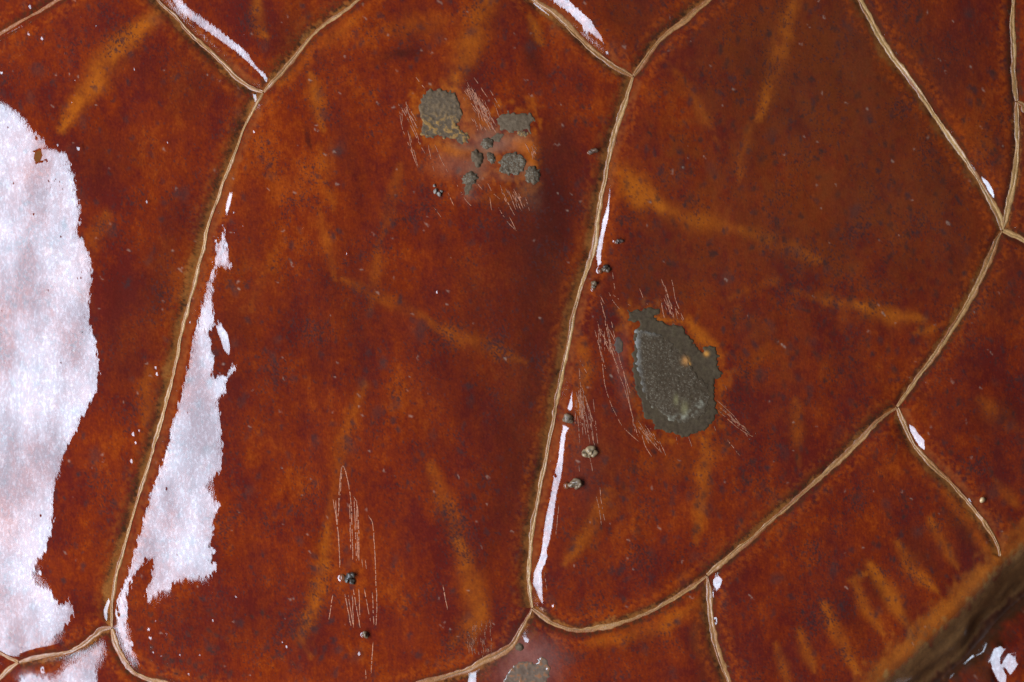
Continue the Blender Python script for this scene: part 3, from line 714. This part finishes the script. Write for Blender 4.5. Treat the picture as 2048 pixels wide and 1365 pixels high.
def slab(name, poly, rise, edge, colfn, parent, label=None, rough=0.5, seed=1, dome=0.0, step=1.5, material=None):
    xs = [p_[0] for p_ in poly]; ys = [p_[1] for p_ in poly]
    gx = np.arange(min(xs) - 4, max(xs) + 4, step); gy = np.arange(min(ys) - 4, max(ys) + 4, step)
    XX, YY = np.meshgrid(gx, gy)
    sd = poly_sdf(XX, YY, poly)
    r = np.random.default_rng(seed)
    def nz(s_):
        f = np.fft.fft2(r.standard_normal(XX.shape)); a_ = np.fft.fftfreq(XX.shape[1], step)[None]; b_ = np.fft.fftfreq(XX.shape[0], step)[:, None]
        g = np.fft.ifft2(f * np.exp(-2 * s_ * s_ * (a_ * a_ + b_ * b_))).real
        return g / (g.std() + 1e-9)
    na, nb, nc = nz(2.0), nz(7), nz(1.2)
    if not dome: sd = sd + nb * 1.2 + na * .2
    k_ = smooth(-2.5, edge, sd)
    H_ = sample(h, XX, YY) - 1.6 + (rise + 1.6) * k_ + rough * (na * .14 + nb * .45 + nc * .05) * k_ + dome * np.sqrt(np.clip(sd / max(sd.max(), 1), 0, 1))
    cc_ = colfn(XX, YY, sd, na, nb, nc)
    keep = (sd[:-1, :-1] > -3.2) | (sd[1:, 1:] > -3.2)
    J, I = np.nonzero(keep); w_ = XX.shape[1]
    q4 = np.stack([J * w_ + I, (J + 1) * w_ + I, (J + 1) * w_ + I + 1, J * w_ + I + 1], 1)
    used, inv = np.unique(q4.ravel(), return_inverse=True)
    V = to_world(XX.ravel()[used], YY.ravel()[used], H_.ravel()[used])
    o = mesh_obj(name, V, inv.reshape(-1, 4), np.clip(cc_.reshape(-1, 3)[used], .002, 1), material or crust, parent)
    if label: o['label'] = label
    return o
grey = C(0.090, 0.056, 0.031); grey2 = C(0.120, 0.078, 0.045); olive = C(0.058, 0.038, 0.019); ambr = C(0.30, 0.145, 0.035); blue = C(0.20, 0.190, 0.165)
def mixc(a_, b_, m_): m_ = np.clip(m_, 0, 1)[..., None]; return a_ * (1 - m_) + b_ * m_
def c_top(XX, YY, sd, na, nb, nc):
    c_ = mixc(grey, grey2, .35 + .25 * nb + .15 * na)
    low = smooth(222, 250, YY)
    c_ = mixc(c_, ambr, (smooth(.2, 1.1, nb + .5 * na) * .75) * (0.15 + .85 * low))
    return mixc(c_, olive, smooth(1.2, 2.2, nc) * .5)
def c_grey(XX, YY, sd, na, nb, nc):
    return mixc(mixc(grey, grey2, .4 + .3 * nb + .2 * na), olive, smooth(.9, 2, nc) * .5)
def c_ambery(XX, YY, sd, na, nb, nc):
    return mixc(c_grey(XX, YY, sd, na, nb, nc), ambr, smooth(.4, 1.0, na + .4 * nb) * .7)
def c_rough(XX, YY, sd, na, nb, nc):
    c_ = mixc(grey, C(.20, .17, .12), smooth(.1, 1.2, nc) * .7)
    return mixc(c_, C(.06, .035, .02), smooth(.6, 1.4, -na) * .7)
S4, S6, S12 = scute_obj[4], scute_obj[6], scute_obj[12]
bs1 = [(852, 186), (864, 179), (886, 180), (900, 182), (912, 190), (919, 206), (923, 225), (921, 239), (914, 252), (921, 262), (935, 270), (936, 278), (924, 285), (908, 278), (887, 278), (877, 270), (855, 278),
       (842, 268), (841, 254), (847, 244), (840, 233), (838, 218), (842, 200)]
slab('barnacle_scar', jag(bs1, 1.2, 3), 2.2, 3, c_top, S4, 'largest grey and tan crusty spot of the top cluster', 0.8, 5)
slab('barnacle_scar', jag([(994, 240), (1003, 229), (1016, 224), (1034, 228), (1050, 225), (1063, 226), (1070, 238), (1066, 248), (1058, 252), (1062, 266), (1052, 257), (1030, 264), (1018, 264), (1003, 259), (996, 247)], .9, 4), 1.6, 3, c_grey, S4, None, .5, 6)
slab('barnacle_scar', jag([(982, 277), (993, 264), (1008, 270), (1003, 281), (989, 285)], .7, 5), 1.0, 3, c_grey, S4, None, .3, 7)
slab('barnacle_scar', jag([(1034, 264), (1046, 260), (1056, 268), (1046, 274), (1036, 270)], .8, 6), 1.3, 3, c_ambery, S4, None, .6, 8)
slab('barnacle_scar', jag([(1000, 320), (1008, 309), (1030, 305), (1045, 310), (1053, 323), (1048, 339), (1037, 352), (1014, 350), (1000, 344)], 1.0, 7), 2.2, 3, c_rough, S4, 'pitted grey and amber spot', 1.2, 9)
slab('barnacle_scar', jag([(925, 262), (936, 270), (934, 284), (922, 290), (914, 282)], .7, 8), 1.6, 3, c_grey, S4, None, .4, 10)
for x, y, a_, b_, an, dm in [(1066, 350, 16, 20, .2, 11), (954, 317, 12, 19, -.3, 9), (975, 287, 12, 12, 0, 8), (982, 316, 8, 13, -.5, 7), (940, 358, 17, 13, -.4, 8)]:
    slab('barnacle_remnant', ell(x, y, a_, b_, an, j=.11), 1.5, 5, c_rough if dm in (11, 8, 7) else c_grey, S4, None, 1.3, int(x), dome=dm * .6)
slab('barnacle_scar', jag([(935, 362), (944, 366), (946, 376), (938, 386), (930, 392), (926, 382)], .8, 12), 1.0, 3, c_grey, S4, None, .3, 12)
big = [(1254, 623), (1280, 619), (1296, 615), (1318, 619), (1321, 627), (1311, 631), (1313, 639), (1326, 645), (1350, 649), (1368, 652), (1369, 661), (1383, 677), (1388, 688), (1399, 699), (1407, 705), (1406, 696),
       (1418, 691), (1432, 694), (1436, 713), (1436, 737), (1444, 745), (1443, 753), (1432, 759), (1429, 780), (1433, 810), (1434, 829), (1426, 845), (1410, 862), (1388, 870), (1364, 874), (1348, 867), (1326, 862),
       (1310, 856), (1304, 845), (1288, 835), (1286, 821), (1284, 799), (1272, 786), (1269, 767), (1265, 745), (1267, 718), (1267, 691), (1269, 667), (1279, 650), (1277, 642), (1258, 643), (1249, 641), (1261, 634)]
dk_ol = C(0.052, 0.032, 0.0170)
def c_big(XX, YY, sd, na, nb, nc):
    c_ = mixc(dk_ol, olive * 1.15, .4 + .25 * nb + .1 * na)
    for x, y, r_ in [(1371, 721, 6), (1413, 708, 5), (1377, 729, 4), (1350, 748, 3)]:
        c_ = mixc(c_, C(.42, .17, .03), np.exp(-(((XX - x) / r_) ** 2 + ((YY - y) / r_) ** 2)) * 1.2)
    return c_
S6b = slab('barnacle_scar', jag(big, .9, 13), 1.8, 3, c_big, S6, 'large dark grey chip', .45, 14)
plate = [(1271, 660), (1284, 652), (1306, 662), (1330, 672), (1352, 690), (1372, 706), (1384, 726), (1398, 750), (1420, 772), (1424, 800), (1416, 826), (1398, 842), (1370, 850), (1344, 846), (1326, 832), (1304, 816), (1290, 800), (1278, 770), (1271, 730), (1269, 690)]
def c_plate(XX, YY, sd, na, nb, nc):
    c_ = mixc(dk_ol, C(.110, .082, .050), smooth(.2, 2.0, na + .5 * nb) * .55)
    c_ = mixc(c_, C(.24, .19, .13), smooth(1.6, 2.4, nc) * .6)
    rim = smooth(16, 2, sd) * smooth(1330, 1275, XX + .5 * (YY - 740).clip(0))
    c_ = mixc(c_, blue * 1.2, rim * (.35 + .2 * nb))
    arc_ = np.exp(-((np.hypot((XX - 1345) / 1.0, (YY - 750) / 1.15) - 76) / 6) ** 2) * (YY > 800)
    c_ = mixc(c_, C(.22, .19, .13), arc_ * (.35 + .3 * nb))
    for x, y, r_, e in [(1369, 818, 7, 1.8), (1352, 800, 5, 2)]:
        c_ = mixc(c_, C(.27, .22, .09), np.exp(-(((XX - x) / r_) ** 2 + ((YY - y) / (r_ * e)) ** 2)) * .4)
    c_ = mixc(c_, C(.17, .13, .085), smooth(.9, 1.8, np.sin(XX * .9 + 3 * nb) * .6 + nc) * .45 * smooth(1400, 1290, XX))
    return mixc(c_, C(.36, .15, .04), np.exp(-(((XX - 1371) / 7) ** 2 + ((YY - 722) / 8) ** 2)))
slab('crust_plate', jag(plate, 1.2, 15), 2.6, 6, c_plate, S6b and S6, 'rough pale-flecked crust on the large grey chip', .6, 16)
slab('barnacle_scar', ell(1237, 691, 8.5, 18, -.12, j=.03), 1.0, 3, lambda *a_: mixc(C(.075, .05, .04), grey, .3 + .2 * a_[4]), S6, 'small dark oval chip', .2, 17)
slab('barnacle_scar', jag([(1000, 1402), (1004, 1368), (1013, 1346), (1026, 1332), (1041, 1320), (1064, 1326), (1086, 1312), (1099, 1322), (1102, 1346), (1092, 1372), (1082, 1402)], 1.0, 18), 1.3, 5,
     lambda XX, YY, sd, na, nb, nc: mixc(mixc(C(.115, .068, .044), C(.16, .105, .07), .5 + .3 * nb), C(.27, .09, .03), smooth(.7, 1.5, nb + .3 * na) * .6), S12, 'smooth shiny grey worn patch cut by the bottom edge', .8, 19, material=horn)
slab('barnacle_remnant', ell(1039, 1296, 9, 8), 1.5, 4, c_grey, S12, None, .5, 20, dome=4)

# ------------------------------------------------------------------ scratches: hair-thin broken scores with raised burrs
scr_c = C(0.36, 0.120, 0.045)
def scratches(parent, strands, seed, label=None, w=0.7, bright=1.0, dens=0.85):
    r = np.random.default_rng(seed); V = []; F = []; CC = []
    for st in strands:
        st = np.array(st, float)
        L_ = np.concatenate([[0], np.cumsum(np.linalg.norm(np.diff(st, axis=0), axis=1))])
        if len(st) > 2: c_ = catmull(st, 2.0)
        else:
            n_ = max(3, int(L_[-1] / 2)); u_ = np.linspace(0, 1, n_)[:, None]; c_ = st[0] * (1 - u_) + st[1] * u_
        n_ = len(c_)
        c_ = c_ + np.stack([np.convolve(r.normal(0, .5, n_ + 4), np.ones(5) / 5, 'valid'), np.zeros(n_)], 1)
        t_ = np.gradient(c_, axis=0); t_ /= np.linalg.norm(t_, axis=1)[:, None] + 1e-9
        nn = np.stack([-t_[:, 1], t_[:, 0]], 1)
        on = np.convolve(r.random(n_ + 2), np.ones(3) / 3, 'valid') < dens * .72
        wv = w * r.uniform(.55, 1.2, n_) * np.minimum(1, .4 + np.minimum(np.arange(n_), np.arange(n_)[::-1]) / 5)
        hc = sample(h, c_[:, 0], c_[:, 1])
        b0 = len(V)
        for i in range(n_):
            for sgn_, up in ((-1, .05), (0, .75), (1, .05)):
                q_ = c_[i] + nn[i] * wv[i] * sgn_
                V.append(to_world(q_[0], q_[1], hc[i] + up)); CC.append(scr_c * bright * r.uniform(.4, 1.25))
        for i in range(n_ - 1):
            if on[i]:
                a_ = b0 + 3 * i
                F.append((a_, a_ + 1, a_ + 4, a_ + 3)); F.append((a_ + 1, a_ + 2, a_ + 5, a_ + 4))
    o = mesh_obj('scratch_marks', V, F, np.array(CC), scratchm, parent)
    o['kind'] = 'stuff'
    if label: o['label'] = label
def bunch(seed, n, box, d, lmin, lmax, curve_=0.04):
    r = np.random.default_rng(seed); out = []
    for _ in range(n):
        x = r.uniform(box[0], box[2]); y = r.uniform(box[1], box[3]); L_ = r.uniform(lmin, lmax)
        a_ = math.atan2(d[1], d[0]) + r.normal(0, .09); bend = r.normal(0, curve_)
        out.append([(x, y), (x + L_ * .5 * math.cos(a_ - bend), y + L_ * .5 * math.sin(a_ - bend)), (x + L_ * math.cos(a_), y + L_ * math.sin(a_))])
    return out
def para(seed, n, P0, P1, wid, d, lmin, lmax):
    r = np.random.default_rng(seed); out = []
    for _ in range(n):
        f = r.random(); x = P0[0] + (P1[0] - P0[0]) * f + r.normal(0, wid); y = P0[1] + (P1[1] - P0[1]) * f + r.normal(0, wid * .5); L_ = r.uniform(lmin, lmax)
        a_ = math.atan2(d[1], d[0]) + r.normal(0, .13)
        out.append([(x, y), (x + L_ * math.cos(a_), y + L_ * math.sin(a_))])
    return out
scratches(S4, para(1, 56, (938, 170), (975, 235), 9, (.5, 1), 14, 48) + [[(948, 155), (975, 195)], [(932, 160), (950, 190), (962, 215)], [(980, 180), (1000, 215)]] + para(9, 8, (940, 235), (960, 250), 5, (.5, 1), 10, 22), 31, 'dense pink scratches between the grey spots', bright=1.0)
scratches(S4, [[(799, 222), (806, 260), (822, 300), (835, 335)], [(803, 215), (818, 245), (838, 285), (850, 308)], [(812, 208), (822, 240), (842, 290)], [(816, 262), (828, 318)], [(820, 270), (836, 333)], [(832, 155), (850, 178)],
               [(857, 290), (862, 318), (869, 345)], [(870, 290), (882, 318), (896, 346)], [(812, 200), (815, 240)]] + para(3, 10, (806, 205), (822, 235), 4, (.45, 1), 12, 34), 32, 'long scratches left of the grey spots')
scratches(S4, [[(914, 370), (930, 398), (945, 415)], [(972, 360), (985, 385), (1000, 399)], [(1000, 370), (1012, 398), (1030, 432)], [(980, 395), (984, 425)], [(1017, 380), (1032, 420)], [(868, 415), (884, 437)], [(997, 415), (1012, 440), (1033, 462)],
               [(1018, 432), (1032, 460)], [(896, 386), (908, 412)], [(955, 367), (965, 380)]] + para(5, 14, (1005, 375), (1045, 395), 6, (.4, 1), 12, 36) + para(6, 8, (1046, 285), (1070, 300), 4, (.4, 1), 10, 22), 33, 'loose scratches below the grey spots')
scratches(S4, [[(678, 1015), (680, 970), (685, 934), (691, 940), (699, 975), (703, 1010), (705, 1060), (706, 1120)], [(667, 998), (673, 1035), (678, 1080), (680, 1135)], [(672, 1000), (676, 1060), (681, 1130)], [(685, 940), (680, 1000), (675, 1050)],
               [(708, 992), (715, 1010), (718, 1060), (718, 1122)], [(709, 1000), (711, 1050), (713, 1122)], [(700, 1005), (702, 1100)], [(714, 1000), (716, 1118)], [(737, 1031), (746, 1050), (750, 1105), (752, 1160), (754, 1210), (752, 1255)],
               [(690, 1188), (697, 1225), (703, 1258)], [(697, 1190), (706, 1250)], [(707, 1178), (713, 1215), (721, 1258)], [(718, 1178), (720, 1235)], [(729, 1178), (741, 1243)], [(666, 1190), (658, 1240)], [(746, 1285), (742, 1348)],
               [(745, 1185), (748, 1250)], [(724, 1118), (726, 1135)], [(731, 1120), (733, 1138)], [(705, 1190), (707, 1256)], [(731, 1340), (732, 1360)], [(886, 1170), (895, 1220)]], 34, 'long upright scratches', bright=1.1, w=.9, dens=.95)
scratches(S4, bunch(7, 70, (935, 1240, 985, 1300), (.05, 1), 8, 24), 35, 'fine scuffing beside the bottom seam', w=.6, bright=.75, dens=.7)
scratches(S6, [[(1190, 661), (1203, 713), (1211, 775), (1229, 824), (1248, 856), (1278, 884)], [(1201, 600), (1215, 653), (1231, 726), (1250, 780), (1262, 822), (1270, 864)], [(1218, 585), (1228, 605), (1240, 619)], [(1205, 615), (1218, 680), (1232, 730)],
               [(1200, 590), (1210, 610)], [(1222, 640), (1240, 720), (1262, 790)], [(1196, 680), (1212, 740)], [(1247, 740), (1258, 800), (1272, 860), (1279, 880)], [(1218, 690), (1240, 745)], [(1277, 842), (1300, 880), (1322, 905)],
               [(1280, 850), (1290, 890), (1308, 920)], [(1290, 850), (1312, 880), (1328, 895)], [(1226, 590), (1240, 600), (1262, 612)], [(1225, 545), (1230, 580)], [(1300, 855), (1312, 878)]] + para(8, 16, (1195, 640), (1225, 700), 8, (.3, 1), 14, 50)
          + para(10, 16, (1280, 850), (1320, 890), 6, (.5, 1), 10, 36), 36, 'long curved scratches left of the large grey chip', bright=.95)
scratches(S6, [[(1323, 558), (1338, 600), (1350, 640)], [(1342, 550), (1352, 600), (1369, 642)], [(1279, 577), (1287, 597), (1296, 611)], [(1322, 600), (1330, 640)], [(1328, 565), (1345, 620)]] + para(11, 14, (1325, 590), (1350, 620), 7, (.3, 1), 10, 30), 37, 'scratches above the large grey chip')
scratches(S6, [[(1432, 799), (1470, 835), (1500, 880)], [(1437, 821), (1475, 855), (1508, 874), (1512, 866)], [(1440, 815), (1480, 850), (1500, 868)], [(1428, 850), (1432, 862)], [(1455, 880), (1480, 912)], [(1377, 874), (1386, 898)], [(1353, 874), (1355, 889)], [(1450, 770), (1454, 780)]]
          + para(12, 8, (1445, 815), (1470, 845), 5, (.8, .7), 18, 46), 38, 'faint scratches right of the large grey chip', bright=.85)
scratches(S6, para(13, 18, (1153, 775), (1175, 800), 7, (.18, 1), 30, 100) + [[(1160, 720), (1174, 747)], [(1158, 735), (1165, 800), (1180, 888)], [(1153, 800), (1160, 888)], [(1178, 905), (1186, 945)], [(1158, 930), (1160, 950)], [(1200, 975), (1203, 1005), (1211, 1047)], [(1192, 990), (1199, 1020), (1203, 1050)]]
          + [[(1089, 1145), (1094, 1180)], [(1118, 1010), (1112, 1070)]], 39, 'upright scratches above the grit crumbs', bright=.85)

# ------------------------------------------------------------------ loose grit caught on the varnish: things of their own
def blob_mesh(seed, rough, lev=3):
    import bmesh
    bm = bmesh.new(); bmesh.ops.create_icosphere(bm, subdivisions=lev, radius=1.0)
    r = np.random.default_rng(seed); K = r.normal(0, 1, (10, 3)); K *= (r.uniform(1.5, 6.5, 10) / np.linalg.norm(K, axis=1))[:, None]; ph = r.uniform(0, 6.28, 10); am = 1 / np.linalg.norm(K, axis=1)
    V = np.array([v.co[:] for v in bm.verts]); F = np.array([[v.index for v in f.verts] for f in bm.faces]); bm.free()
    d = (np.sin(V @ K.T + ph) * am).sum(1); V = V * (1 + rough * d)[:, None]
    return V, F, d
def crumb(x, y, lobes, colr, label, group=None, coatbead=None, cat='crumb'):
    root = bpy.data.objects.new('grit_crumb', None); link(root)
    hz = float(sample(h, np.array([x]), np.array([y]))[0])
    root.location = to_world(np.array(x), np.array(y), hz)
    root['label'] = label; root['category'] = cat
    if group: root['group'] = group
    for i, (dx, dy, a_, b_, hh) in enumerate(lobes):
        V, F, d = blob_mesh(int(x) * 3 + i, .32)
        V = V * np.array([a_, b_, hh]) * PX + np.array([dx * PX, -dy * PX, hh * .55 * PX])
        r = np.random.default_rng(i + int(y))
        cc_ = np.array(colr)[None, :] * (1 + .5 * np.clip(d, -1, 1))[:, None]
        o = mesh_obj('grain', V, F, np.clip(cc_, .004, 1), grit, root)
    if coatbead:
        dx, dy, rr = coatbead
        V, F, d = blob_mesh(5, .04)
        V = V * np.array([rr, rr, rr * .7]) * PX + np.array([dx * PX, -dy * PX, rr * .1 * PX])
        mesh_obj('varnish_bead', V, F, np.tile(C(.16, .05, .02), (len(V), 1)), horn, root)
    return root
tg = C(.24, .150, .072); dg = C(.080, .042, .020); gg = C(.145, .088, .045)
G = 'crumbs of grit stuck on the shell'
crumb(1178, 905, [(-8, 2, 8, 7, 8), (4, -2, 9, 8, 10), (10, 2, 7, 8, 8), (0, 5, 6, 5, 6)], tg, 'tan lumpy crumb at the foot of upright scratches, right of the long white streak', G)
crumb(1150, 968, [(-6, 3, 7, 5, 6), (3, -3, 9, 7, 8), (10, 0, 7, 7, 8), (2, 6, 5, 4, 5)], gg, 'grey crumb with a white glint, lowest of those beside the long white streak', G, (-17, 4, 7))
crumb(1135, 838, [(0, 0, 9, 8, 8), (2, 5, 7, 5, 6)], C(.14, .085, .045), 'small brown crumb beside the seam, just above the long white streak', G)
crumb(1211, 535, [(0, 0, 8, 7, 8), (4, 4, 6, 6, 6), (-4, 4, 5, 4, 5)], dg, 'dark crumb just right of the lower end of the short white streak', G, (-11, 8, 5))
crumb(1187, 570, [(1, -2, 6, 6, 7), (0, 4, 4, 4, 4)], gg, 'grey crumb on the seam edge, above left of the large grey chip', G, (-1, 8, 4.5))
crumb(1239, 483, [(0, 0, 6, 5, 6), (-5, 2, 4, 4, 4)], C(.09, .05, .035), 'small dark red-brown crumb right of the short white streak', G, (-7, 2, 4))
crumb(1187, 302, [(2, 0, 8, 5, 7), (-5, 3, 5, 4, 5)], C(.11, .055, .03), 'brown crumb left of the middle seam, level with the grey spots', G, (-10, 4, 3.5))
crumb(697, 1155, [(2, 0, 8, 9, 8), (8, -6, 5, 6, 7), (7, 8, 6, 6, 5), (-3, 6, 4, 5, 4)], C(.040, .028, .018), 'black crumb with a white glint in the middle of the long upright scratches', G, (-12, 0, 7))
crumb(730, 1270, [(2, 0, 6, 6, 7), (-2, -2, 4, 5, 5)], gg, 'small round grey bead below the long upright scratches', G, (-4, 1, 4))
crumb(872, 382, [(0, 0, 4, 6, 4), (6, 8, 5, 5, 5), (12, 2, 3, 3, 3), (-3, -10, 3, 3, 3)], C(.16, .12, .09), 'cluster of tiny grey grains below the largest grey spot', G)
crumb(1965, 1000, [(0, 0, 5, 5, 5)], C(.42, .26, .12), 'lone tan bead on the right side scute, above the fold', G)
